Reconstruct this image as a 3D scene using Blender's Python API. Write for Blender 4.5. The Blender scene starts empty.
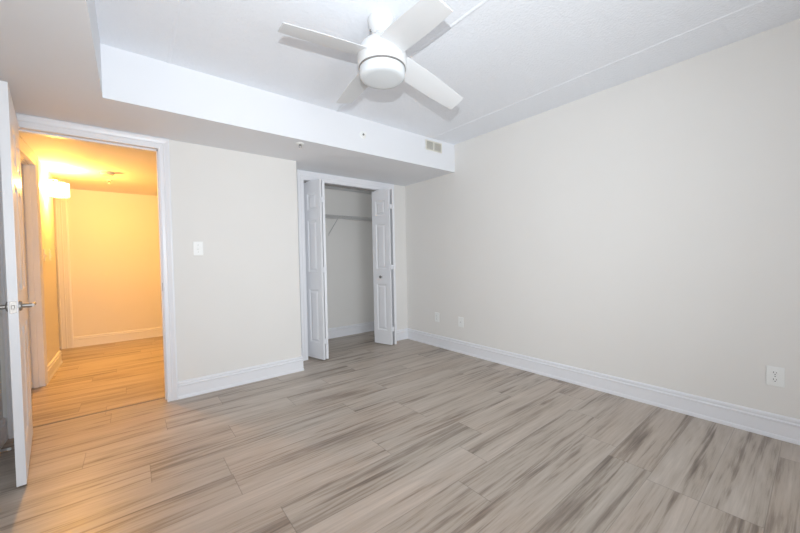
import bpy, bmesh, math, random
from mathutils import Vector, Matrix
random.seed(7)
S = bpy.context.scene
COL = S.collection
PI = math.pi

# ------------------------------------------------------------------ camera
yaw, pitch, roll = math.radians(38.643), math.radians(-1.4163), math.radians(-1.1137)
fw = Vector((math.sin(yaw)*math.cos(pitch), math.cos(yaw)*math.cos(pitch), math.sin(pitch)))
rt = Vector((math.cos(yaw), -math.sin(yaw), 0)); up = rt.cross(fw)
r2 = rt*math.cos(roll) + up*math.sin(roll); u2 = -rt*math.sin(roll) + up*math.cos(roll)
cam_data = bpy.data.cameras.new('camera'); cam = bpy.data.objects.new('camera', cam_data); COL.objects.link(cam)
M4 = Matrix((r2, u2, -fw)).transposed().to_4x4(); M4.translation = (-3.0258, -3.6420, 1.1344)
cam.matrix_world = M4
cam_data.sensor_width = 36; cam_data.sensor_fit = 'HORIZONTAL'; cam_data.lens = 336.76*36/800
cam_data.clip_start = .02
S.camera = cam

# ------------------------------------------------------------------ light
S.view_settings.view_transform = 'Standard'; S.view_settings.look = 'None'
S.view_settings.gamma = 1; S.view_settings.use_curve_mapping = False
S.view_settings.exposure = 0.0
S.cycles.use_denoising = True
S.cycles.max_bounces = 10; S.cycles.diffuse_bounces = 7; S.cycles.transparent_max_bounces = 12
S.cycles.sample_clamp_indirect = 6
w = bpy.data.worlds.new('sky'); S.world = w; w.use_nodes = True
w.node_tree.nodes['Background'].inputs[0].default_value = (.72, .85, 1, 1)
w.node_tree.nodes['Background'].inputs[1].default_value = 1.5

def light(name, kind, loc, power, color, aim=None, **kw):
    d = bpy.data.lights.new(name, kind); d.energy = power; d.color = color
    for k, v in kw.items(): setattr(d, k, v)
    o = bpy.data.objects.new(name, d); COL.objects.link(o); o.location = loc
    if aim is not None:
        o.rotation_euler = Vector(aim).to_track_quat('-Z', 'Y').to_euler()
    return o
# added soft fill from behind the camera, entering by an unseen window
light('rear_fill_light', 'AREA', (-2.5, -5.78, .75), 68, (.955, .98, 1.0), (0, 1, .3), shape='RECTANGLE', size=1.6, size_y=1.3)
# the photographer's flash on top of the camera
fy, fp = math.radians(38), math.radians(11)
light('camera_flash', 'SPOT', (-3.078, -3.741, 1.342), 170, (.905, .96, 1.0),
      (math.sin(fy)*math.cos(fp), math.cos(fy)*math.cos(fp), math.sin(fp)),
      spot_size=math.radians(120), spot_blend=1.0, shadow_soft_size=.007)

# ------------------------------------------------------------------ materials
def mat(name, color, rough=.5, metal=0, bump=0, bscale=200, var=0, vscale=3, spec=.5, detail=3):
    m = bpy.data.materials.new(name); m.use_nodes = True
    nt = m.node_tree; b = nt.nodes['Principled BSDF']
    b.inputs['Roughness'].default_value = rough; b.inputs['Metallic'].default_value = metal
    b.inputs['Specular IOR Level'].default_value = spec
    b.inputs['Base Color'].default_value = (*color, 1)
    tc = nt.nodes.new('ShaderNodeTexCoord')
    if var:
        n = nt.nodes.new('ShaderNodeTexNoise'); n.inputs['Scale'].default_value = vscale
        nt.links.new(tc.outputs['Object'], n.inputs['Vector'])
        mx = nt.nodes.new('ShaderNodeMix'); mx.data_type = 'RGBA'
        mx.inputs[6].default_value = (*[c*(1-var) for c in color], 1)
        mx.inputs[7].default_value = (*[min(1, c*(1+var)) for c in color], 1)
        nt.links.new(n.outputs['Fac'], mx.inputs[0]); nt.links.new(mx.outputs[2], b.inputs['Base Color'])
    if bump:
        n2 = nt.nodes.new('ShaderNodeTexNoise'); n2.inputs['Scale'].default_value = bscale
        n2.inputs['Detail'].default_value = detail
        nt.links.new(tc.outputs['Object'], n2.inputs['Vector'])
        bp = nt.nodes.new('ShaderNodeBump'); bp.inputs['Strength'].default_value = bump
        bp.inputs['Distance'].default_value = .004
        nt.links.new(n2.outputs['Fac'], bp.inputs['Height']); nt.links.new(bp.outputs[0], b.inputs['Normal'])
    return m
M = {}
M['wall'] = mat('wall_paint', (.775, .762, .738), .75, bump=.12, bscale=260, var=.012, spec=.25)
M['soffit'] = mat('soffit_paint', (.80, .815, .845), .75, bump=.1, bscale=260, var=.01, spec=.25)
M['ceiling'] = mat('stucco_ceiling', (.865, .895, .945), .9, bump=.9, bscale=75, spec=.15, detail=5)
M['trim'] = mat('trim_gloss_paint', (.80, .81, .845), .35, bump=.03, bscale=60, var=.008)
M['door'] = mat('door_paint', (.80, .81, .84), .38, bump=.05, bscale=120, var=.008)
M['fan'] = mat('fan_enamel', (.72, .73, .735), .35, var=.006)
M['blade'] = mat('blade_enamel', (.71, .725, .74), .4, bump=.02, bscale=90, var=.01)
M['plastic'] = mat('white_plastic', (.85, .86, .85), .35, var=.006)
M['nickel'] = mat('brushed_nickel', (.36, .34, .32), .42, 1, bump=.04, bscale=400)
M['dark'] = mat('dark_recess', (.03, .028, .026), .7, var=.1)
M['greymetal'] = mat('grey_metal', (.26, .25, .24), .45, .5, var=.05)
M['wire'] = mat('coated_wire', (.55, .555, .56), .4, var=.02)
M['ivory'] = mat('ivory_grille', (.72, .70, .63), .5, var=.03)
M['chrome'] = mat('bright_steel', (.72, .72, .72), .3, 1, var=.03)
M['vent_shade'] = mat('vent_shade_grey', (.52, .515, .48), .6, var=.05)  # grey chosen as the shade seen behind the vent louvres
M['glassrim'] = mat('frame_vinyl', (.85, .86, .87), .4, var=.01)

def opal():
    m = bpy.data.materials.new('opal_glass'); m.use_nodes = True
    b = m.node_tree.nodes['Principled BSDF']
    b.inputs['Base Color'].default_value = (.70, .735, .76, 1); b.inputs['Roughness'].default_value = .25
    b.inputs['Subsurface Weight'].default_value = .15; b.inputs['Subsurface Radius'].default_value = (.02, .02, .02)
    n = m.node_tree.nodes.new('ShaderNodeTexNoise'); n.inputs['Scale'].default_value = 300
    bp = m.node_tree.nodes.new('ShaderNodeBump'); bp.inputs['Strength'].default_value = .02
    m.node_tree.links.new(n.outputs['Fac'], bp.inputs['Height']); m.node_tree.links.new(bp.outputs[0], b.inputs['Normal'])
    return m
M['opal'] = opal()

def crystal():
    m = bpy.data.materials.new('lit_crystal'); m.use_nodes = True; nt = m.node_tree; nt.nodes.clear()
    out = nt.nodes.new('ShaderNodeOutputMaterial'); mx = nt.nodes.new('ShaderNodeMixShader')
    tr = nt.nodes.new('ShaderNodeBsdfTransparent'); em = nt.nodes.new('ShaderNodeEmission')
    em.inputs[0].default_value = (1, .86, .55, 1); em.inputs[1].default_value = 8.0
    tc = nt.nodes.new('ShaderNodeTexCoord'); wv = nt.nodes.new('ShaderNodeTexVoronoi'); wv.inputs['Scale'].default_value = 45
    nt.links.new(tc.outputs['Object'], wv.inputs['Vector'])
    mr = nt.nodes.new('ShaderNodeMapRange'); mr.inputs['To Min'].default_value = .06; mr.inputs['To Max'].default_value = .30
    nt.links.new(wv.outputs['Distance'], mr.inputs['Value']); nt.links.new(mr.outputs[0], mx.inputs[0])
    nt.links.new(tr.outputs[0], mx.inputs[1]); nt.links.new(em.outputs[0], mx.inputs[2]); nt.links.new(mx.outputs[0], out.inputs[0])
    return m
M['crystal'] = crystal()

def pane():
    m = bpy.data.materials.new('window_glass'); m.use_nodes = True; nt = m.node_tree; nt.nodes.clear()
    out = nt.nodes.new('ShaderNodeOutputMaterial'); mx = nt.nodes.new('ShaderNodeMixShader')
    fr = nt.nodes.new('ShaderNodeFresnel'); fr.inputs[0].default_value = 1.45
    tr = nt.nodes.new('ShaderNodeBsdfTransparent'); gl = nt.nodes.new('ShaderNodeBsdfGlossy'); gl.inputs['Roughness'].default_value = .02
    nt.links.new(fr.outputs[0], mx.inputs[0]); nt.links.new(tr.outputs[0], mx.inputs[1]); nt.links.new(gl.outputs[0], mx.inputs[2])
    nt.links.new(mx.outputs[0], out.inputs[0]); return m
M['pane'] = pane()

def laminate():
    m = bpy.data.materials.new('laminate_planks'); m.use_nodes = True; nt = m.node_tree; L = nt.links
    b = nt.nodes['Principled BSDF']
    def N(t, **k):
        n = nt.nodes.new(t)
        for a, v in k.items(): n.inputs[a].default_value = v
        return n
    uv = N('ShaderNodeUVMap'); uv.uv_map = 'plank'
    at = N('ShaderNodeAttribute'); at.attribute_name = 'tone'
    ge = N('ShaderNodeTexCoord')
    # grain coordinates: long along x, shifted per plank
    sep = N('ShaderNodeSeparateXYZ'); L.new(at.outputs['Vector'], sep.inputs[0])
    sc = N('ShaderNodeVectorMath'); sc.operation = 'MULTIPLY'; sc.inputs[1].default_value = (17.3, 9.1, 23.7)
    L.new(at.outputs['Vector'], sc.inputs[0])
    ad = N('ShaderNodeVectorMath'); ad.operation = 'ADD'
    L.new(ge.outputs['Object'], ad.inputs[0]); L.new(sc.outputs[0], ad.inputs[1])
    def stretch(v):
        n = N('ShaderNodeVectorMath'); n.operation = 'MULTIPLY'; n.inputs[1].default_value = v
        L.new(ad.outputs[0], n.inputs[0]); return n
    # slow bends in the grain
    wob = N('ShaderNodeTexNoise', Scale=1.0, Detail=2.0); L.new(stretch((1.6, 5, 1)).outputs[0], wob.inputs['Vector'])
    broad = N('ShaderNodeTexNoise', Scale=1.0, Detail=4.0, Roughness=.55, Distortion=.7); L.new(stretch((.75, 10, 1)).outputs[0], broad.inputs['Vector'])
    streak = N('ShaderNodeTexNoise', Scale=1.0, Detail=5.0, Roughness=.6, Distortion=.5); L.new(stretch((1.7, 30, 1)).outputs[0], streak.inputs['Vector'])
    fine = N('ShaderNodeTexNoise', Scale=1.0, Detail=6.0, Roughness=.65); L.new(stretch((7, 170, 1)).outputs[0], fine.inputs['Vector'])
    # cathedral rings
    wv = N('ShaderNodeTexWave', Scale=1.0, Distortion=9.0, Detail=3.0); wv.wave_type = 'RINGS'; wv.rings_direction = 'Z'
    L.new(stretch((1.4, 13, 1)).outputs[0], wv.inputs['Vector'])
    wv.inputs['Detail Scale'].default_value = .9
    def mul(a, k):
        n = N('ShaderNodeMath'); n.operation = 'MULTIPLY'; n.inputs[1].default_value = k; L.new(a, n.inputs[0]); return n.outputs[0]
    def add(a, c):
        n = N('ShaderNodeMath'); n.operation = 'ADD'; L.new(a, n.inputs[0])
        if isinstance(c, float): n.inputs[1].default_value = c
        else: L.new(c, n.inputs[1])
        return n.outputs[0]
    v = add(add(mul(broad.outputs['Fac'], .66), mul(streak.outputs['Fac'], .42)), mul(fine.outputs['Fac'], .30))
    v = add(v, mul(wv.outputs['Fac'], .05))
    v = add(v, mul(sep.outputs['X'], .09))
    v = add(v, -.265)
    dk = N('ShaderNodeTexNoise', Scale=1.0, Detail=3.0, Roughness=.5, Distortion=.9); L.new(stretch((.9, 22, 1.7)).outputs[0], dk.inputs['Vector'])
    dm = N('ShaderNodeMapRange'); dm.inputs['From Min'].default_value = .57; dm.inputs['From Max'].default_value = .70; dm.inputs['To Min'].default_value = 0; dm.inputs['To Max'].default_value = -.17; L.new(dk.outputs['Fac'], dm.inputs['Value'])
    v = add(v, dm.outputs[0])
    cr = N('ShaderNodeValToRGB'); L.new(v, cr.inputs['Fac'])
    e = cr.color_ramp.elements
    e[0].position = .22; e[0].color = (.165, .131, .104, 1)
    e[1].position = .80; e[1].color = (.62, .55, .478, 1)
    for pos, c in ((.36, (.285, .236, .194, 1)), (.47, (.436, .376, .316, 1)), (.60, (.505, .447, .39, 1))):
        n = e.new(pos); n.color = c
    # brown / grey drift
    hue = N('ShaderNodeMix'); hue.data_type = 'RGBA'; hue.blend_type = 'MULTIPLY'; hue.inputs[7].default_value = (1.03, .96, .92, 1)
    hm = N('ShaderNodeMath'); hm.operation = 'MULTIPLY'; L.new(wob.outputs['Fac'], hm.inputs[0]); L.new(sep.outputs['Y'], hm.inputs[1])
    L.new(hm.outputs[0], hue.inputs[0]); L.new(cr.outputs[0], hue.inputs[6])
    # seams from plank edge distance stored in UV (u: distance along, v: across), both 0..1 with metre scale in tone.z
    su = N('ShaderNodeSeparateXYZ'); L.new(uv.outputs[0], su.inputs[0])
    def edge(o, length, wd):
        # 1 at seam
        a = N('ShaderNodeMath'); a.operation = 'PINGPONG'; a.inputs[1].default_value = length/2; L.new(o, a.inputs[0])
        m_ = N('ShaderNodeMapRange'); m_.inputs['From Min'].default_value = 0; m_.inputs['From Max'].default_value = wd
        m_.inputs['To Min'].default_value = 1; m_.inputs['To Max'].default_value = 0; L.new(a.outputs[0], m_.inputs['Value'])
        return m_.outputs[0]
    ex = edge(su.outputs['X'], PLEN, .0030); ey = edge(su.outputs['Y'], PW, .0026)
    mxm = N('ShaderNodeMath'); mxm.operation = 'MAXIMUM'; L.new(ex, mxm.inputs[0]); L.new(mul(ey, .75), mxm.inputs[1])
    sm = N('ShaderNodeMix'); sm.data_type = 'RGBA'; sm.inputs[7].default_value = (.085, .068, .055, 1)
    L.new(mul(mxm.outputs[0], .5), sm.inputs[0]); L.new(hue.outputs[2], sm.inputs[6])
    L.new(sm.outputs[2], b.inputs['Base Color'])
    rr = N('ShaderNodeMapRange'); rr.inputs['To Min'].default_value = .30; rr.inputs['To Max'].default_value = .42
    L.new(fine.outputs['Fac'], rr.inputs['Value']); L.new(rr.outputs[0], b.inputs['Roughness'])
    b.inputs['Specular IOR Level'].default_value = .5
    h = N('ShaderNodeMath'); h.operation = 'SUBTRACT'; L.new(mul(fine.outputs['Fac'], .35), h.inputs[0]); L.new(mxm.outputs[0], h.inputs[1])
    bp = N('ShaderNodeBump'); bp.inputs['Strength'].default_value = .25; bp.inputs['Distance'].default_value = .002
    L.new(h.outputs[0], bp.inputs['Height']); L.new(bp.outputs[0], b.inputs['Normal'])
    return m
PLEN, PW = 1.22, .2015
M['floor'] = laminate()

# ------------------------------------------------------------------ mesh helpers
def build(name, bm, m, parent=None, smooth=False, loc=None, rot=None):
    bmesh.ops.remove_doubles(bm, verts=bm.verts, dist=1e-5)
    bmesh.ops.recalc_face_normals(bm, faces=bm.faces)
    me = bpy.data.meshes.new(name); bm.to_mesh(me); bm.free()
    me.materials.append(M[m] if isinstance(m, str) else m)
    if smooth:
        for p in me.polygons: p.use_smooth = True
        me.set_sharp_from_angle(angle=math.radians(38))
    o = bpy.data.objects.new(name, me); COL.objects.link(o)
    if parent: o.parent = parent
    if loc: o.location = loc
    if rot: o.rotation_euler = rot
    return o
def empty(name, loc, rot=(0, 0, 0)):
    o = bpy.data.objects.new(name, None); COL.objects.link(o); o.location = loc; o.rotation_euler = rot
    o.empty_display_size = .1
    return o
def tag(o, label, cat, group=None):
    o['label'] = label; o['category'] = cat
    if group: o['group'] = group
    return o
def struct(o, label=None, cat=None):
    o['kind'] = 'structure'
    if label: o['label'] = label
    if cat: o['category'] = cat
    return o
def box(bm, x0, x1, y0, y1, z0, z1, bev=0):
    vs = [bm.verts.new((x, y, z)) for x in (x0, x1) for y in (y0, y1) for z in (z0, z1)]
    fs = [bm.faces.new([vs[i] for i in f]) for f in ((0, 1, 3, 2), (4, 6, 7, 5), (0, 4, 5, 1), (2, 3, 7, 6), (0, 2, 6, 4), (1, 5, 7, 3))]
    if bev:
        es = set(e for f in fs for e in f.edges)
        bmesh.ops.bevel(bm, geom=list(es), offset=bev, segments=2, affect='EDGES', profile=.5)
def boxes(*bs, bev=0):
    bm = bmesh.new()
    for b in bs: box(bm, *b, bev=bev)
    return bm
def prism(pts, z0, z1):
    bm = bmesh.new()
    a = [bm.verts.new((x, y, z0)) for x, y in pts]; c = [bm.verts.new((x, y, z1)) for x, y in pts]
    bm.faces.new(a); bm.faces.new(c); n = len(pts)
    for i in range(n): bm.faces.new((a[i], a[(i+1) % n], c[(i+1) % n], c[i]))
    return bm
def lathe(bm, prof, c=(0, 0, 0), seg=48, axis='Z', cap=True):
    rings = []
    for r, z in prof:
        ring = []
        for k in range(seg):
            a = 2*PI*k/seg; p = (r*math.cos(a), r*math.sin(a), z)
            if axis == 'X': p = (p[2], p[0], p[1])
            elif axis == 'Y': p = (p[0], p[2], p[1])
            ring.append(bm.verts.new((c[0]+p[0], c[1]+p[1], c[2]+p[2])))
        rings.append(ring)
    for a, b in zip(rings, rings[1:]):
        for k in range(seg): bm.faces.new((a[k], a[(k+1) % seg], b[(k+1) % seg], b[k]))
    if cap:
        bm.faces.new(rings[0]); bm.faces.new(rings[-1])
def tube(bm, pts, r, seg=8):
    pts = [Vector(p) for p in pts]; rings = []
    prev = None
    for i, p in enumerate(pts):
        d = (pts[min(i+1, len(pts)-1)] - pts[max(i-1, 0)]).normalized()
        ref = prev if prev is not None else (Vector((0, 0, 1)) if abs(d.z) < .9 else Vector((1, 0, 0)))
        u = (ref - d*ref.dot(d)).normalized(); v = d.cross(u); prev = u
        rings.append([bm.verts.new(p + (u*math.cos(2*PI*k/seg) + v*math.sin(2*PI*k/seg))*r) for k in range(seg)])
    for a, b in zip(rings, rings[1:]):
        for k in range(seg): bm.faces.new((a[k], a[(k+1) % seg], b[(k+1) % seg], b[k]))
    bm.faces.new(rings[0]); bm.faces.new(rings[-1])

# ------------------------------------------------------------------ dimensions
HB, H = 2.1374, 2.4587          # soffit underside, ceiling
YB, XL = -.929, -3.127          # soffit faces
YD = -.312                      # wall with the doorway
XR = -1.684                     # end of that wall
LW = -3.706                     # left wall
RY = -5.62                      # wall behind the camera
HLW, HY, HC = -3.695, 2.735, 2.161   # hall: left wall, far wall, ceiling
HRW = -1.80
T = .115

# ------------------------------------------------------------------ floor (one mesh; planks are its pattern)
JOINT = {-1: -.27, 0: -1.035, 1: -1.035, 2: -.95, 3: -.83, 4: -1.76, 5: -1.52, 6: -2.52, 7: -1.88, 8: -2.635, 9: -1.42, 10: -2.975, 11: -2.53, 12: -2.05, 13: -2.865}
def floor():
    bm = bmesh.new(); uvl = bm.loops.layers.uv.new('plank'); tl = bm.loops.layers.float_vector.new('tone')
    rnd = random.Random(11)
    x0, x1, y0, y1 = -5.3, .12, -5.72, 2.86
    k = math.floor((y0+3.505)/PW)
    while -3.505 + k*PW < y1:
        a, b = -3.505 + k*PW, -3.505 + (k+1)*PW
        j = JOINT.get(k, -rnd.random()*PLEN)
        s = j - math.ceil((j - x0)/PLEN)*PLEN
        while s < x1:
            tone = (rnd.random(), rnd.random(), rnd.random())
            cx0, cx1, cy0, cy1 = max(s, x0), min(s+PLEN, x1), max(a, y0), min(b, y1)
            f = bm.faces.new([bm.verts.new((x, y, 0)) for x, y in ((cx0, cy0), (cx1, cy0), (cx1, cy1), (cx0, cy1))])
            for l in f.loops:
                l[uvl].uv = (l.vert.co.x - s, l.vert.co.y - a); l[tl] = tone
            s += PLEN
        k += 1
    me = bpy.data.meshes.new('floor')
    bmesh.ops.remove_doubles(bm, verts=bm.verts, dist=1e-5)
    g = bmesh.ops.extrude_face_region(bm, geom=list(bm.faces))     # slab thickness
    for v in [v for v in g['geom'] if isinstance(v, bmesh.types.BMVert)]: v.co.z -= .05
    bmesh.ops.recalc_face_normals(bm, faces=bm.faces)
    bm.to_mesh(me); bm.free(); me.materials.append(M['floor'])
    o = bpy.data.objects.new('floor', me); COL.objects.link(o); return o
struct(floor(), 'grey brown wood laminate plank floor running through the room and hall', 'floor')

# ------------------------------------------------------------------ ceiling and soffit
bm = boxes((LW-T, T, RY-T, YB+1.3, H, H+.1))
def ridge(x, wd, hgt):
    a = [bm.verts.new((x+dx, y, H+dz)) for y in (RY, YB) for dx, dz in ((-wd, .001), (-wd*.3, -hgt), (wd*.3, -hgt), (wd, .001))]
    for i in range(3): bm.faces.new((a[i], a[i+1], a[i+5], a[i+4]))
for x, wd, h_ in ((-.372, .014, .0035), (-1.548, .016, .004), (-2.79, .014, .0025)): ridge(x, wd, h_)
struct(build('ceiling', bm, 'ceiling'), 'white stippled ceiling with thin straight slab joints', 'ceiling')
soffit = prism([(LW, RY), (XL, RY), (XL, YB), (0, YB), (0, T), (HRW, T), (HRW, YD+T), (LW, YD+T)], HB, H)
struct(build('ceiling_soffit', soffit, 'soffit'), 'dropped white soffit along the door wall and left wall', 'soffit')
struct(build('ceiling_hall', boxes((-5.3, HRW+T, YD+T, HY+T, HC, HC+.06)), 'soffit'), 'low ceiling of the lamp lit hall', 'ceiling')
struct(build('ceiling_closet', boxes((HRW+T, 0, T, .765, HB+.008, HB+.07)), 'soffit'), 'ceiling inside the closet', 'ceiling')

# ------------------------------------------------------------------ walls
struct(build('wall_right', boxes((0, T, RY-T, .88, 0, H)), 'wall'), 'long bare warm grey wall on the right', 'wall')
D0, D1, DH = -3.617, -2.820, 2.056      # rough doorway
struct(build('wall_back', boxes((LW-T, D0, YD, YD+T, 0, HB), (D0, D1, YD, YD+T, DH, HB), (D1, XR, YD, YD+T, 0, HB),
       (HRW, XR, YD+T, .88, 0, HB)), 'wall'), 'warm grey wall between the doorway and the closet', 'wall')
C0, C1, CH = -1.488, -.273, 2.041
struct(build('wall_closet', boxes((XR, C0, 0, T, 0, HB), (C0, C1, 0, T, CH, HB), (C1, 0, 0, T, 0, HB)), 'wall'), 'short wall around the closet opening', 'wall')
struct(build('wall_closet_back', boxes((HRW, T, .765, .88, 0, HB+.07)), 'wall'), 'back wall inside the closet', 'wall')
struct(build('wall_left', boxes((LW-T, LW, RY-T, YD, 0, H)), 'wall'), 'left wall behind the open door', 'wall')
W0, W1, WZ0, WZ1 = -3.3, -.9, .04, 2.1
struct(build('wall_rear', boxes((LW, W0, RY-T, RY, 0, H), (W1, 0, RY-T, RY, 0, H), (W0, W1, RY-T, RY, 0, WZ0), (W0, W1, RY-T, RY, WZ1, H)), 'wall'), 'wall behind the camera with the added window', 'wall')
# hall
HD0, HD1, HDH = .10, .905, 2.064
struct(build('wall_hall_left', boxes((HLW-T, HLW, YD+T, HD0, 0, HC), (HLW-T, HLW, HD0, HD1, HDH, HC), (HLW-T, HLW, HD1, 1.83, 0, HC),
       (-5.3, HLW-T, 1.83-T, 1.83, 0, HC)), 'wall'), 'left wall of the lamp lit hall', 'wall')
struct(build('wall_hall_far', boxes((-5.3, -4.52, HY, HY+T, 0, HC), (-4.52, -3.784, HY, HY+T, 2.06, HC), (-3.784, HRW+T, HY, HY+T, 0, HC)), 'wall'), 'far wall of the lamp lit hall', 'wall')
struct(build('wall_hall_right', boxes((HRW, HRW+T, .88, HY, 0, HC)), 'wall'), 'right wall of the hall', 'wall')
struct(build('wall_hall_end', boxes((-5.3-T, -5.3, 1.83-T, HY+T, 0, HC)), 'wall'), 'end wall of the side passage', 'wall')

# ------------------------------------------------------------------ baseboards
PROF = [(0, 0), (.0185, 0), (.0185, .012), (.0165, .022), (.0135, .026), (.0135, .100), (.0165, .106), (.0165, .113), (.0105, .119), (.0105, .124), (.0135, .130), (.0120, .139), (.0055, .1455), (0, .1465)]
def baseboard(name, path, label=None):
    bm = bmesh.new(); n = len(path); P = [Vector((*p, 0)) for p in path]; rings = []
    for i in range(n):
        ns = []
        for a, b in ((i-1, i), (i, i+1)):
            if a >= 0 and b < n:
                d = (P[b]-P[a]).normalized(); ns.append(Vector((-d.y, d.x, 0)))
        off = ns[0] if len(ns) == 1 else (ns[0]+ns[1])/(1+ns[0].dot(ns[1]))
        rings.append([bm.verts.new(P[i] + off*d + Vector((0, 0, z))) for d, z in PROF])
    m = len(PROF)
    for a, b in zip(rings, rings[1:]):
        for k in range(m): bm.faces.new((a[k], a[(k+1) % m], b[(k+1) % m], b[k]))
    bm.faces.new(rings[0]); bm.faces.new(rings[-1])
    return struct(build(name, bm, 'trim'), label or 'white moulded baseboard', 'baseboard')
CW = .0745
baseboard('baseboard_right', [(0, RY), (0, 0), (-.2, 0)], 'long white moulded baseboard under the right wall')
baseboard('baseboard_back', [(C0+.005-CW, 0), (XR, 0), (XR, YD), (D1+.003+CW-.008, YD)], 'white moulded baseboard between the doorway and the closet')
baseboard('baseboard_left', [(LW, YD-.004), (LW, RY), (0, RY)], 'white moulded baseboard behind the open door')
baseboard('baseboard_closet', [(0, T), (0, .765), (XR, .765), (XR, T)], 'white baseboard inside the closet')
baseboard('baseboard_hall_far', [(HRW, HY), (-3.665, HY)], 'white baseboard under the far hall wall')
baseboard('baseboard_hall_left', [(-5.3, 1.83), (HLW, 1.83), (HLW, HD1+CW-.005)], 'white baseboard under the left hall wall')

# ------------------------------------------------------------------ door casings with their jambs
CPROF = [(0, 0), (0, .011), (.006, .0135), (.010, .0105), (.030, .0125), (.036, .016), (.040, .0125), (.056, .0165), (.062, .0195), (.070, .0195), (CW, .0165), (CW, 0)]
def casing(name, o, ux, nrm, u0, u1, h, head, depth, both=False, stop=.05, label='', wide=1):
    # o: origin on wall face, ux: along wall, nrm: out of the wall into the viewer's room; opening u0..u1, height h
    o, ux, nrm = Vector(o), Vector(ux), Vector(nrm); bm = bmesh.new()
    def face(base, n):
        rings = []
        for wd, d in CPROF:
            k = head/CW/wide; wd *= wide
            pts = ((u0-wd, 0), (u0-wd, h+wd*k), (u1+wd, h+wd*k), (u1+wd, 0))
            rings.append([bm.verts.new(base + ux*a + n*d + Vector((0, 0, z))) for a, z in pts])
        for a, b in zip(rings, rings[1:]+rings[:1]):
            for k in range(3): bm.faces.new((a[k], a[k+1], b[k+1], b[k]))
        bm.faces.new([r[0] for r in rings]); bm.faces.new([r[3] for r in rings])
    face(o, nrm)
    if both: face(o - nrm*depth, -nrm)
    def slab(a0, a1, d0, d1, z0, z1):
        vs = [o + ux*a - nrm*d + Vector((0, 0, z)) for a in (a0, a1) for d in (d0, d1) for z in (z0, z1)]
        b = [bm.verts.new(v) for v in vs]
        for f in ((0, 1, 3, 2), (4, 6, 7, 5), (0, 4, 5, 1), (2, 3, 7, 6), (0, 2, 6, 4), (1, 5, 7, 3)): bm.faces.new([b[i] for i in f])
    j = .0035
    slab(u0-.011, u0-j+.0005, -.001, depth+.001, 0, h+.006); slab(u1+j-.0005, u1+.011, -.001, depth+.001, 0, h+.006)
    slab(u0-.011, u1+.011, -.001, depth+.001, h+j-.0005, h+.009)
    if stop:
        slab(u0-j, u0+.009, stop, stop+.035, 0, h); slab(u1-.009, u1+j, stop, stop+.035, 0, h); slab(u0, u1, stop, stop+.035, h-.009, h+j)
    bmesh.ops.recalc_face_normals(bm, faces=bm.faces)
    me = bpy.data.meshes.new(name); bm.to_mesh(me); bm.free(); me.materials.append(M['trim'])
    ob = bpy.data.objects.new(name, me); COL.objects.link(ob)
    return struct(ob, label, 'trim')
tr1 = casing('trim_1', (0, YD, 0), (1, 0, 0), (0, -1, 0), D0+.007, D1-.006, DH-.006, HB-DH+.006-.001, T, both=True, label='white moulded casing and jamb around the open doorway to the hall')
tr2 = casing('trim_2', (0, 0, 0), (1, 0, 0), (0, -1, 0), C0+.006, C1-.006, CH-.006, HB-CH+.006-.001, T, stop=0, label='white moulded casing around the closet opening')
casing('trim_3', (HLW, 0, 0), (0, 1, 0), (1, 0, 0), HD0+.006, HD1-.006, HDH-.006, HC-HDH+.005, T, stop=.03, label='white casing of the doorway in the left hall wall')
casing('trim_4', (0, HY, 0), (1, 0, 0), (0, -1, 0), -4.514, -3.790, 2.054, .09, T, stop=.05, wide=1.68, label='white casing at the far left corner of the hall')
build('strike_plate', boxes((D1-.0075, D1-.0055, -.268, -.238, .90, .97), bev=.0006), 'greymetal', tr1)
struct(build('trim_5', boxes((D0, D1, -.215, -.193, 0, .004), bev=.0015), 'greymetal'), 'thin dark transition strip on the floor at the doorway', 'trim')
struct(build('trim_6', boxes((C0+.012, C1-.012, .038, .066, CH-.022, CH-.0035)), 'greymetal'), 'metal track under the closet opening head', 'trim')

# ------------------------------------------------------------------ panelled door leaves
def leaf(wd, h, t, panels, z0=0):
    bm = bmesh.new()
    xs = sorted(set([0, wd] + [v for p in panels for v in p[:2]])); zs = sorted(set([0, h] + [v for p in panels for v in p[2:]]))
    def inside(x, z): return any(p[0] < x < p[1] and p[2] < z < p[3] for p in panels)
    for side, y in ((1, 0), (-1, t)):
        for i in range(len(xs)-1):
            for k in range(len(zs)-1):
                if not inside((xs[i]+xs[i+1])/2, (zs[k]+zs[k+1])/2):
                    bm.faces.new([bm.verts.new((a, y, z0+b)) for a, b in ((xs[i], zs[k]), (xs[i+1], zs[k]), (xs[i+1], zs[k+1]), (xs[i], zs[k+1]))])
        for a0, a1, b0, b1 in panels:
            prev = None
            for ins, dep in ((0, 0), (.006, .0045), (.014, .008), (.022, .008), (.040, .0015)):
                ring = [bm.verts.new((x, y+side*dep, z0+z)) for x, z in ((a0+ins, b0+ins), (a1-ins, b0+ins), (a1-ins, b1-ins), (a0+ins, b1-ins))]
                if prev:
                    for q in range(4): bm.faces.new((prev[q], prev[(q+1) % 4], ring[(q+1) % 4], ring[q]))
                prev = ring
            bm.faces.new(prev)
    for i in range(len(xs)-1):
        for z in (0, h): bm.faces.new([bm.verts.new((x, y, z0+z)) for x, y in ((xs[i], 0), (xs[i+1], 0), (xs[i+1], t), (xs[i], t))])
    for k in range(len(zs)-1):
        for x in (0, wd): bm.faces.new([bm.verts.new((x, y, z0+z)) for y, z in ((0, zs[k]), (0, zs[k+1]), (t, zs[k+1]), (t, zs[k]))])
    return bm
ROWS = ((.19, .78), (.985, 1.56), (1.68, 1.87))
def six(wd, k=1.0, st=.112, mul=.10):
    c = wd/2; return [(a, b, z0*k, z1*k) for z0, z1 in ROWS for a, b in ((st, c-mul/2), (c+mul/2, wd-st))]
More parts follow.
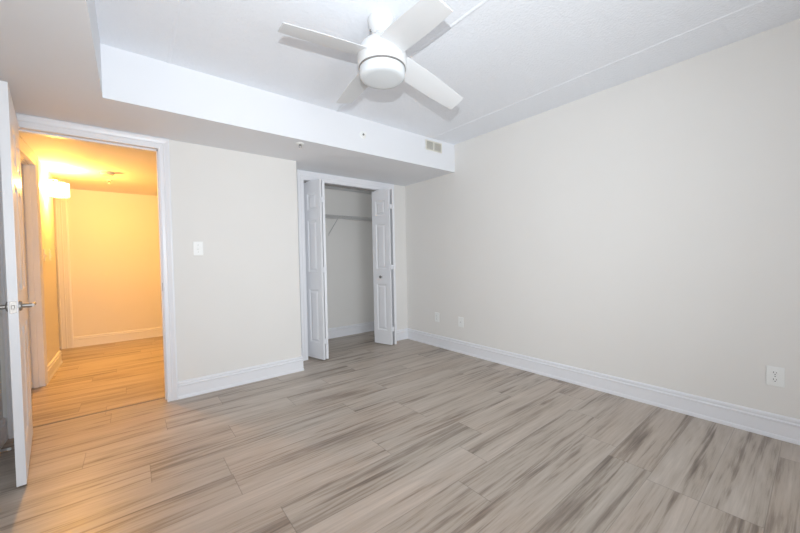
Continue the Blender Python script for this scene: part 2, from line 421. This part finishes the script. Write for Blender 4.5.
# room door: hinged at the left jamb, open about 83 degrees into the room
DW, DT = .764, .035
hinge = Vector((-3.572, -.340, 0)); tip = Vector((-3.477, -1.100, 0))
ang = math.atan2(tip.y-hinge.y, tip.x-hinge.x)
d1 = build('door_1', leaf(DW, 2.04, DT, six(DW, 1.0), .011), 'door')
d1.location = hinge; d1.rotation_euler = (0, 0, ang)
# local y: leaf spans 0..DT on the +y side (towards +x of the room); shift so the right face is at the hinge line
for v in d1.data.vertices: v.co.y -= DT
struct(d1, 'white six panel room door standing open at the left edge, with lever handle', 'door')
def lever(side):
    y = 0 if side > 0 else -DT
    bm = bmesh.new(); xx, zz = DW-.062, .925
    lathe(bm, [(.0, 0), (.026, 0), (.026, side*.006), (.022, side*.010), (.011, side*.012), (.011, side*.045), (.0, side*.045)], (xx, y, zz), 28, 'Y', cap=False)
    tube(bm, [(xx+.004, y+side*.046, zz), (xx-.02, y+side*.048, zz), (xx-.06, y+side*.050, zz-.001), (xx-.112, y+side*.050, zz-.002)], .0085, 12)
    return build('lever_handle', bm, 'nickel', d1, smooth=True)
lever(1); lever(-1)
build('latch_plate', boxes((DW-.0005, DW+.0015, -DT/2-.0125, -DT/2+.0125, .895, .955), bev=.0005), 'nickel', d1)
build('latch_bolt', boxes((DW+.001, DW+.010, -DT/2-.006, -DT/2+.006, .915, .935), bev=.002), 'nickel', d1)
for z in (.25, 1.05, 1.83):
    bm = bmesh.new(); lathe(bm, [(.0055, z-.045), (.0055, z+.045)], (-.006, -DT-.004, 0), 14)
    box(bm, -.004, .03, -DT-.0012, -DT+.0004, z-.045, z+.045)
    build('hinge', bm, 'nickel', d1, smooth=True)
# closed doors in the hall
d2 = build('door_2', leaf(HD1-HD0-.016, 2.045, .035, six(HD1-HD0-.016), .008), 'door', loc=(HLW-.073, HD0+.008, 0), rot=(0, 0, PI/2))
struct(d2, 'closed white door in the left hall wall', 'door')
d3 = build('door_3', leaf(.715, 2.035, .035, six(.715), .008), 'door', loc=(-4.507, HY+.088, 0)); struct(d3, 'closed white door at the far left of the hall', 'door')

# ------------------------------------------------------------------ bifold closet doors
LWD, LT, LH = .281, .027, 2.013
PAN = [(.060, LWD-.060, .18, .785), (.060, LWD-.060, .985, 1.570), (.060, LWD-.060, 1.685, 1.872)]
def bifold(pivot, fold, lead, label, knob_on_lead, front_left):
    root = empty('bifold_door', (pivot[0], pivot[1], 0)); tag(root, label, 'closet door', 'bifold closet doors')
    P0, F, L0 = Vector((*pivot, 0)), Vector((*fold, 0)), Vector((*lead, 0))
    def put(a, b, name, flip):
        dd = (b-a); o = build(name, leaf(LWD, LH, LT, PAN, .014), 'door', root)
        for v in o.data.vertices: v.co.y -= LT if flip else 0
        o.location = (a - Vector((*pivot, 0))); o.rotation_euler = (0, 0, math.atan2(dd.y, dd.x)); return o
    return root, put
# left pair: pivot leaf's face looks left; lead leaf folded behind it
def dirp(a, deg, l=LWD): return (a[0]+math.cos(math.radians(deg))*l, a[1]+math.sin(math.radians(deg))*l)
pv = (-1.443, .090); fd = dirp(pv, -76)
rootL, putL = bifold(pv, fd, None or (0, 0), 'white folded bifold closet door at the left side of the opening, no knob in view', False, True)
a1 = putL(Vector((*pv, 0)), Vector((*fd, 0)), 'pivot_leaf', False)
fd2 = (fd[0]+.066, fd[1]+.012); ld = dirp(fd2, 75.5)
a2 = putL(Vector((*fd2, 0)), Vector((*ld, 0)), 'lead_leaf', False)
def hinges(root, pos, ang_, zs):
    for z in zs:
        bm = bmesh.new(); box(bm, -.018, .018, -.002, .002, z-.03, z+.03, bev=.0006); lathe(bm, [(.0035, z-.03), (.0035, z+.03)], (0, -.003, 0), 10)
        build('hinge', bm, 'trim', root, loc=(pos[0]-root.location.x, pos[1]-root.location.y, 0), rot=(0, 0, ang_))
hinges(rootL, ((fd[0]+fd2[0])/2+.002, (fd[1]+fd2[1])/2-.004), math.radians(12), (.22, 1.02, 1.80))
bm = bmesh.new(); tube(bm, [(0, 0, LH+.012), (0, 0, LH+.019)], .005); box(bm, -.02, .02, -.012, .012, LH+.0135, LH+.016)
build('pivot_pin', bm, 'greymetal', rootL, loc=(.01, -.03, 0))
# right pair: lead leaf's face looks left; pivot leaf behind it
pv = (-.317, .088); fd = dirp(pv, -101.3)
rootR, putR = bifold(pv, fd, (0, 0), 'white folded bifold closet door at the right side of the opening, with a small round knob', True, True)
putR(Vector((*fd, 0)), Vector((*pv, 0)), 'pivot_leaf', True)
ldR = (-.505, .085); fdR = dirp(ldR, -73.7)
dR = math.atan2(fdR[1]-ldR[1], fdR[0]-ldR[0])
l2 = putR(Vector((*ldR, 0)), Vector((*fdR, 0)), 'lead_leaf', False)
hinges(rootR, ((fd[0]-.03+fdR[0])/2+.015, (fd[1]+fdR[1])/2-.004), math.radians(6), (.22, 1.02, 1.80))
bm = bmesh.new(); lathe(bm, [(0, 0), (.010, 0), (.008, -.012), (.015, -.018), (.019, -.025), (.016, -.031), (0, -.033)], (.14, 0, .895), 24, 'Y', cap=False)
kn = build('knob', bm, 'greymetal', rootR, smooth=True); kn.location = l2.location; kn.rotation_euler = l2.rotation_euler
bm = bmesh.new(); tube(bm, [(0, 0, LH+.012), (0, 0, LH+.019)], .005); box(bm, -.02, .02, -.012, .012, LH+.0135, LH+.016)
build('pivot_pin', bm, 'greymetal', rootR, loc=(0, -.03, 0))

# ------------------------------------------------------------------ closet wire shelf
root = empty('wire_shelf', (-.84, .61, 1.735)); tag(root, 'grey wire shelf with hanging rail across the inside of the closet', 'shelf')
Z0 = 1.735
def rel(p): return (p[0]+.84, p[1]-.61, p[2]-Z0)
x0, x1 = XR+.006, -.006
bm = bmesh.new()
for y in (.458, .62, .755): tube(bm, [rel((x0, y, Z0-.004)), rel((x1, y, Z0-.004))], .0035)
n = 62
for i in range(n+1):
    x = x0+.01+(x1-x0-.02)*i/n
    tube(bm, [rel((x, .758, Z0)), rel((x, .458, Z0)), rel((x, .456, Z0-.038))], .0016, 6)
build('wire_deck', bm, 'wire', root)
bm = bmesh.new(); tube(bm, [rel((x0, .456, Z0-.040)), rel((x1, .456, Z0-.040))], .0042); build('hanging_rail', bm, 'wire', root)
for x in (-.80,):
    bm = bmesh.new(); tube(bm, [rel((x, .46, Z0-.03)), rel((x, .755, Z0-.235)), rel((x, .761, Z0-.26))], .0045); build('brace', bm, 'wire', root)

# ------------------------------------------------------------------ ceiling fan
FX, FY = -1.8995, -2.1090
fan = empty('ceiling_fan', (FX, FY, H)); tag(fan, 'white four blade ceiling fan with round drum light', 'ceiling fan')
bm = bmesh.new(); lathe(bm, [(.0, 0), (.074, 0), (.076, -.012), (.074, -.026), (.064, -.055), (.052, -.078), (.046, -.086), (0, -.088)], seg=56, cap=False)
cano = build('canopy', bm, 'fan', fan, smooth=True)
for k in (150, 330):
    a = math.radians(k); bm = bmesh.new(); lathe(bm, [(.0, -.004), (.006, -.004), (.006, .004), (0, .005)], (0, 0, 0), 12, 'X', cap=False)
    build('canopy_screw', bm, 'greymetal', cano, loc=(.061*math.cos(a), .061*math.sin(a), -.066), rot=(0, .35, a))
bm = bmesh.new(); lathe(bm, [(.0, -.084), (.040, -.086), (.042, -.100), (.056, -.112), (.090, -.128), (.116, -.150), (.130, -.178), (.136, -.205), (.137, -.246), (.135, -.264), (.127, -.272), (.0, -.272)], seg=64, cap=False)
build('motor_housing', bm, 'fan', fan, smooth=True)
bm = bmesh.new(); lathe(bm, [(.128, -.268), (.1305, -.270), (.1305, -.277), (.128, -.279)], seg=64, cap=False)
build('lens_ring', bm, 'greymetal', fan, smooth=True)
bm = bmesh.new(); lathe(bm, [(0, -.270), (.127, -.272), (.127, -.290), (.1255, -.308), (.122, -.320), (.113, -.3275), (.09, -.330), (0, -.3305)], seg=64, cap=False)
build('drum_lens', bm, 'opal', fan, smooth=True)
def blade(deg, ztip, zroot=2.250, pitch=-.2277):
    a = math.radians(deg); d = Vector((math.cos(a), math.sin(a), 0)); n = Vector((-d.y, d.x, 0)); bm = bmesh.new()
    R0, R1 = .120, .546; K = 18; top = []; bot = []
    nn = n*math.cos(pitch)+Vector((0, 0, math.sin(pitch))); upv = nn.cross(d)*-1
    if upv.z < 0: upv = -upv
    W = 8
    for i in range(K+1):
        t = i/K; r = R0+(R1-R0)*t; zc = (zroot-H)+(ztip-zroot)*((r-.12)/(R1-.12))
        hw_p = .066 - .006*t + .006*math.sin(PI*t)      # trailing side
        hw_m = .078 - .0175*t + .006*math.sin(PI*t)
        ra, rb = [], []
        for k in range(W+1):
            s = -hw_m + (hw_p+hw_m)*k/W
            th = .0042*(1-.75*abs(2*k/W-1)**3)
            c = d*r + nn*s + Vector((0, 0, zc))
            ra.append(bm.verts.new(c+upv*th)); rb.append(bm.verts.new(c-upv*th))
        top.append(ra); bot.append(rb)
    for i in range(K):
        for k in range(W):
            bm.faces.new((top[i][k], top[i+1][k], top[i+1][k+1], top[i][k+1])); bm.faces.new((bot[i][k], bot[i][k+1], bot[i+1][k+1], bot[i+1][k]))
        for k in (0, W): bm.faces.new((top[i][k], bot[i][k], bot[i+1][k], top[i+1][k]))
    for i in (0, K):
        for k in range(W): bm.faces.new((top[i][k], top[i][k+1], bot[i][k+1], bot[i][k]))
    return build('blade', bm, 'blade', fan, smooth=True)
PH = math.degrees(-.11826)
blade(180+PH, 2.2315); blade(0+PH, 2.117, 2.235); blade(90+PH, 2.2195); blade(270+PH-1.5, 2.198, 2.255, -.32)

# ------------------------------------------------------------------ soffit fittings
vr = empty('air_vent', (-.343, YB, 2.374)); tag(vr, 'small rectangular ivory air grille high on the soffit face', 'vent')
bm = bmesh.new()
for b in ((-.125, .125, -.008, 0, .042, .055), (-.125, .125, -.008, 0, -.055, -.042), (-.125, -.112, -.008, 0, -.042, .042), (.112, .125, -.008, 0, -.042, .042), (-.006, .006, -.008, 0, -.042, .042)): box(bm, *b)
build('frame', bm, 'ivory', vr)
build('shade_sheet', boxes((-.112, .112, -.0012, -.0004, -.042, .042)), 'vent_shade', vr)  # flat sheet on the soffit, its grey stands in for shade between the louvres
bm = bmesh.new()
for i in range(14):
    x = -.104+i*.016
    if abs(x) < .008: continue
    vs = [bm.verts.new(p) for p in ((x-.004, -.007, -.042), (x+.005, -.0015, -.042), (x+.005, -.0015, .042), (x-.004, -.007, .042), (x-.003, -.0075, -.042), (x+.006, -.002, -.042), (x+.006, -.002, .042), (x-.003, -.0075, .042))]
    for f in ((0, 1, 2, 3), (4, 7, 6, 5), (0, 4, 5, 1), (1, 5, 6, 2), (2, 6, 7, 3), (3, 7, 4, 0)): bm.faces.new([vs[k] for k in f])
build('louvres', bm, 'ivory', vr)

def sprinkler(loc, rot, label, r=.028):
    o = empty('fire_sprinkler', loc, rot); tag(o, label, 'sprinkler', 'fire sprinkler heads')
    bm = bmesh.new(); lathe(bm, [(0, 0), (r, 0), (r, -.003), (r*.8, -.008), (r*.45, -.010), (0, -.010)], seg=28, cap=False); build('escutcheon', bm, 'plastic', o, smooth=True)
    bm = bmesh.new(); lathe(bm, [(.009, -.008), (.009, -.018)], seg=16)
    for s in (-1, 1): tube(bm, [(s*.008, 0, -.016), (s*.012, 0, -.028), (s*.004, 0, -.042)], .0022, 6)
    build('frame_arms', bm, 'greymetal', o)
    bm = bmesh.new(); lathe(bm, [(.0035, -.04), (.0035, -.044), (.014, -.044), (.014, -.046)], seg=20); build('deflector', bm, 'plastic', o)
    return o
sprinkler((-1.856, -.838, HB), (0, 0, 0), 'small white fire sprinkler hanging under the soffit edge near the closet', .034)
sprinkler((-1.276, YB, 2.305), (PI/2*-1, 0, 0), 'small white sidewall fire sprinkler on the soffit front face', .036)

# ------------------------------------------------------------------ plates on the walls
def plate(name, loc, rotz, label, cat, wd=.074, h=.118, kind='outlet', group=None):
    o = empty(name, loc, (0, 0, rotz)); tag(o, label, cat, group)      # local: x along the wall, -y out of it
    build('cover_plate', boxes((-wd/2, wd/2, -.006, 0, -h/2, h/2), bev=.0022), 'plastic', o)
    if kind == 'outlet':
        for z in (.021, -.021):
            bm = bmesh.new(); lathe(bm, [(0, -.0055), (.0165, -.0055), (.0165, -.0085), (.0155, -.009), (0, -.009)], (0, 0, z), 24, 'Y', cap=False)
            s_ = build('socket', bm, 'plastic', o)
            bm = boxes((-.0075, -.0050, -.0095, -.0088, z-.001, z+.008), (.0050, .0070, -.0095, -.0088, z, z+.007)); lathe(bm, [(.0028, -.0095), (.0028, -.0088)], (0, 0, z-.0075), 10, 'Y')
            build('slots', bm, 'dark', s_)
        bm = bmesh.new(); lathe(bm, [(.003, -.0068), (.003, -.0058)], (0, 0, 0), 12, 'Y'); build('screw', bm, 'greymetal', o)
    elif kind == 'toggle':
        build('toggle_frame', boxes((-.006, .006, -.0075, -.0055, -.013, .013), bev=.0008), 'plastic', o)
        t_ = build('toggle', boxes((-.0042, .0042, -.019, -.006, -.005, .005), bev=.0015), 'plastic', o, loc=(0, 0, 0), rot=(.45, 0, 0))
        for z in (.03, -.03):
            bm = bmesh.new(); lathe(bm, [(.0028, -.0068), (.0028, -.0058)], (0, 0, z), 12, 'Y'); build('screw', bm, 'nickel', o)
    elif kind == 'jack':
        build('jack', boxes((-.008, .008, -.0075, -.0055, -.008, .008), bev=.001), 'plastic', o)
        build('jack_hole', boxes((-.005, .005, -.0079, -.0073, -.004, .004)), 'greymetal', o)
    return o
R90 = -PI/2      # plates on the right wall face -x
plate('wall_outlet', (0, -3.474, .376), R90, 'white duplex power outlet low on the right wall near the photo edge', 'outlet')
plate('wall_outlet', (0, -.596, .376), R90, 'small power outlet low on the right wall nearest the closet corner', 'outlet')
plate('jack_plate', (0, -.990, .366), R90, 'white jack plate low on the right wall beside the far outlet', 'jack plate', wd=.076, h=.118, kind='jack')
plate('light_switch', (-2.571, YD, 1.250), 0, 'white toggle light switch on the wall right of the doorway', 'light switch', kind='toggle', group='toggle light switches')
plate('light_switch', (HLW, 1.20, 1.235), PI/2, 'toggle light switch in the hall under the lamp, nearer its doorway', 'light switch', kind='toggle', group='toggle light switches')
plate('light_switch', (HLW, 1.50, 1.235), PI/2, 'toggle light switch in the hall nearer the far corner', 'light switch', kind='toggle', group='toggle light switches')

# spring door stop on the baseboard behind the door
ds = empty('door_stop', (LW+.0135, -.655, .052)); tag(ds, 'thin metal spring door stop on the baseboard behind the open door', 'door stop')
bm = bmesh.new(); tube(bm, [(.006+.064*i/160, .0065*math.cos(i*.9), .0065*math.sin(i*.9)) for i in range(161)], .0019, 5); build('spring', bm, 'chrome', ds)
bm = bmesh.new(); lathe(bm, [(0, 0), (.012, 0), (.010, .007), (0, .008)], (0, 0, 0), 20, 'X', cap=False); build('base', bm, 'nickel', ds)
bm = bmesh.new(); lathe(bm, [(0, .067), (.008, .067), (.008, .078), (.006, .082), (0, .082)], (0, 0, 0), 16, 'X', cap=False); build('rubber_tip', bm, 'plastic', ds)

# ------------------------------------------------------------------ hall lamp, smoke alarm, sprinkler
LX, LY, LZ0, LZ1 = -3.600, 1.42, 1.855, 2.005
sc = empty('wall_lamp', (HLW, LY, 1.93)); tag(sc, 'lit crystal drum wall lamp glowing in the hall', 'lamp')
cx = LX-HLW
bm = bmesh.new(); lathe(bm, [(0, 0), (.05, 0), (.05, .006), (.03, .012), (0, .013)], (0, 0, .0), 28, 'X', cap=False); build('backplate', bm, 'nickel', sc, smooth=True)
bm = bmesh.new(); tube(bm, [(.01, 0, 0), (.012, 0, .06), (.02, 0, .095), (cx*.6, 0, .105), (cx, 0, .100), (cx, 0, .07)], .005, 10); build('arm', bm, 'nickel', sc, smooth=True)
r_ = .083
for z in (LZ0-1.93, LZ1-1.93):
    bm = bmesh.new(); tube(bm, [(cx+r_*math.cos(2*PI*k/32), r_*math.sin(2*PI*k/32), z) for k in range(33)], .0035, 6)
    for k in range(2):
        a = k*PI/2+PI/4
        if z > 0: tube(bm, [(cx+r_*math.cos(a), r_*math.sin(a), z), (cx-r_*math.cos(a), -r_*math.sin(a), z)], .002, 6)
    build('shade_ring', bm, 'nickel', sc)
bm = bmesh.new()
for row in range(2):
    for k in range(30):
        a = 2*PI*(k+.5*row)/30; z0 = (LZ0-1.93)+.004+row*.073; c, s = math.cos(a), math.sin(a)
        vs = []
        for z in (z0, z0+.069):
            for dr, dt in ((.004, 0), (0, .0072), (-.004, 0), (0, -.0072)):
                vs.append(bm.verts.new((cx+(r_+dr)*c-dt*s, (r_+dr)*s+dt*c, z)))
        for q in range(4): bm.faces.new((vs[q], vs[(q+1) % 4], vs[4+(q+1) % 4], vs[4+q]))
        bm.faces.new(vs[:4]); bm.faces.new(vs[4:])
build('crystal_shade', bm, 'crystal', sc)
bl = light('hall_lamp_light', 'POINT', (LX, LY, 1.955), 92, (1.0, .455, .07), shadow_soft_size=.03)

sd = empty('smoke_alarm', (-3.2, 1.36, HC)); tag(sd, 'round smoke alarm on the hall ceiling', 'smoke alarm')
bm = bmesh.new(); lathe(bm, [(0, 0), (.066, 0), (.066, -.012), (0, -.012)], seg=36, cap=False); build('base_ring', bm, 'ivory', sd, smooth=True)
bm = bmesh.new(); lathe(bm, [(0, -.012), (.058, -.012), (.060, -.024), (.050, -.036), (0, -.038)], seg=36, cap=False); build('cover', bm, 'ivory', sd, smooth=True)
sprinkler((-3.2, 1.82, HC), (0, 0, 0), 'small fire sprinkler on the hall ceiling beyond the smoke alarm', .026)

# ------------------------------------------------------------------ unseen window added behind the camera to let in the fill
wn = empty('added_window_1', ((W0+W1)/2, RY-.06, WZ0)); struct(wn, 'added white framed window behind the camera, out of view, for the fill light', 'window')
ww, wh = (W1-W0), WZ1-WZ0
bm = bmesh.new()
for b in ((-ww/2, ww/2, -.03, .03, 0, .05), (-ww/2, ww/2, -.03, .03, wh-.05, wh), (-ww/2, -ww/2+.05, -.03, .03, .05, wh-.05), (ww/2-.05, ww/2, -.03, .03, .05, wh-.05), (-.03, .03, -.03, .03, .05, wh-.05)): box(bm, *b)
build('window_frame', bm, 'glassrim', wn)
for a, b in ((-ww/2+.05, -.03), (.03, ww/2-.05)): build('glass_pane', boxes((a, b, -.003, .003, .05, wh-.05)), 'pane', wn)
build('window_sill', boxes((-ww/2-.04, ww/2+.04, .03, .16, -.03, 0), bev=.004), 'trim', wn)
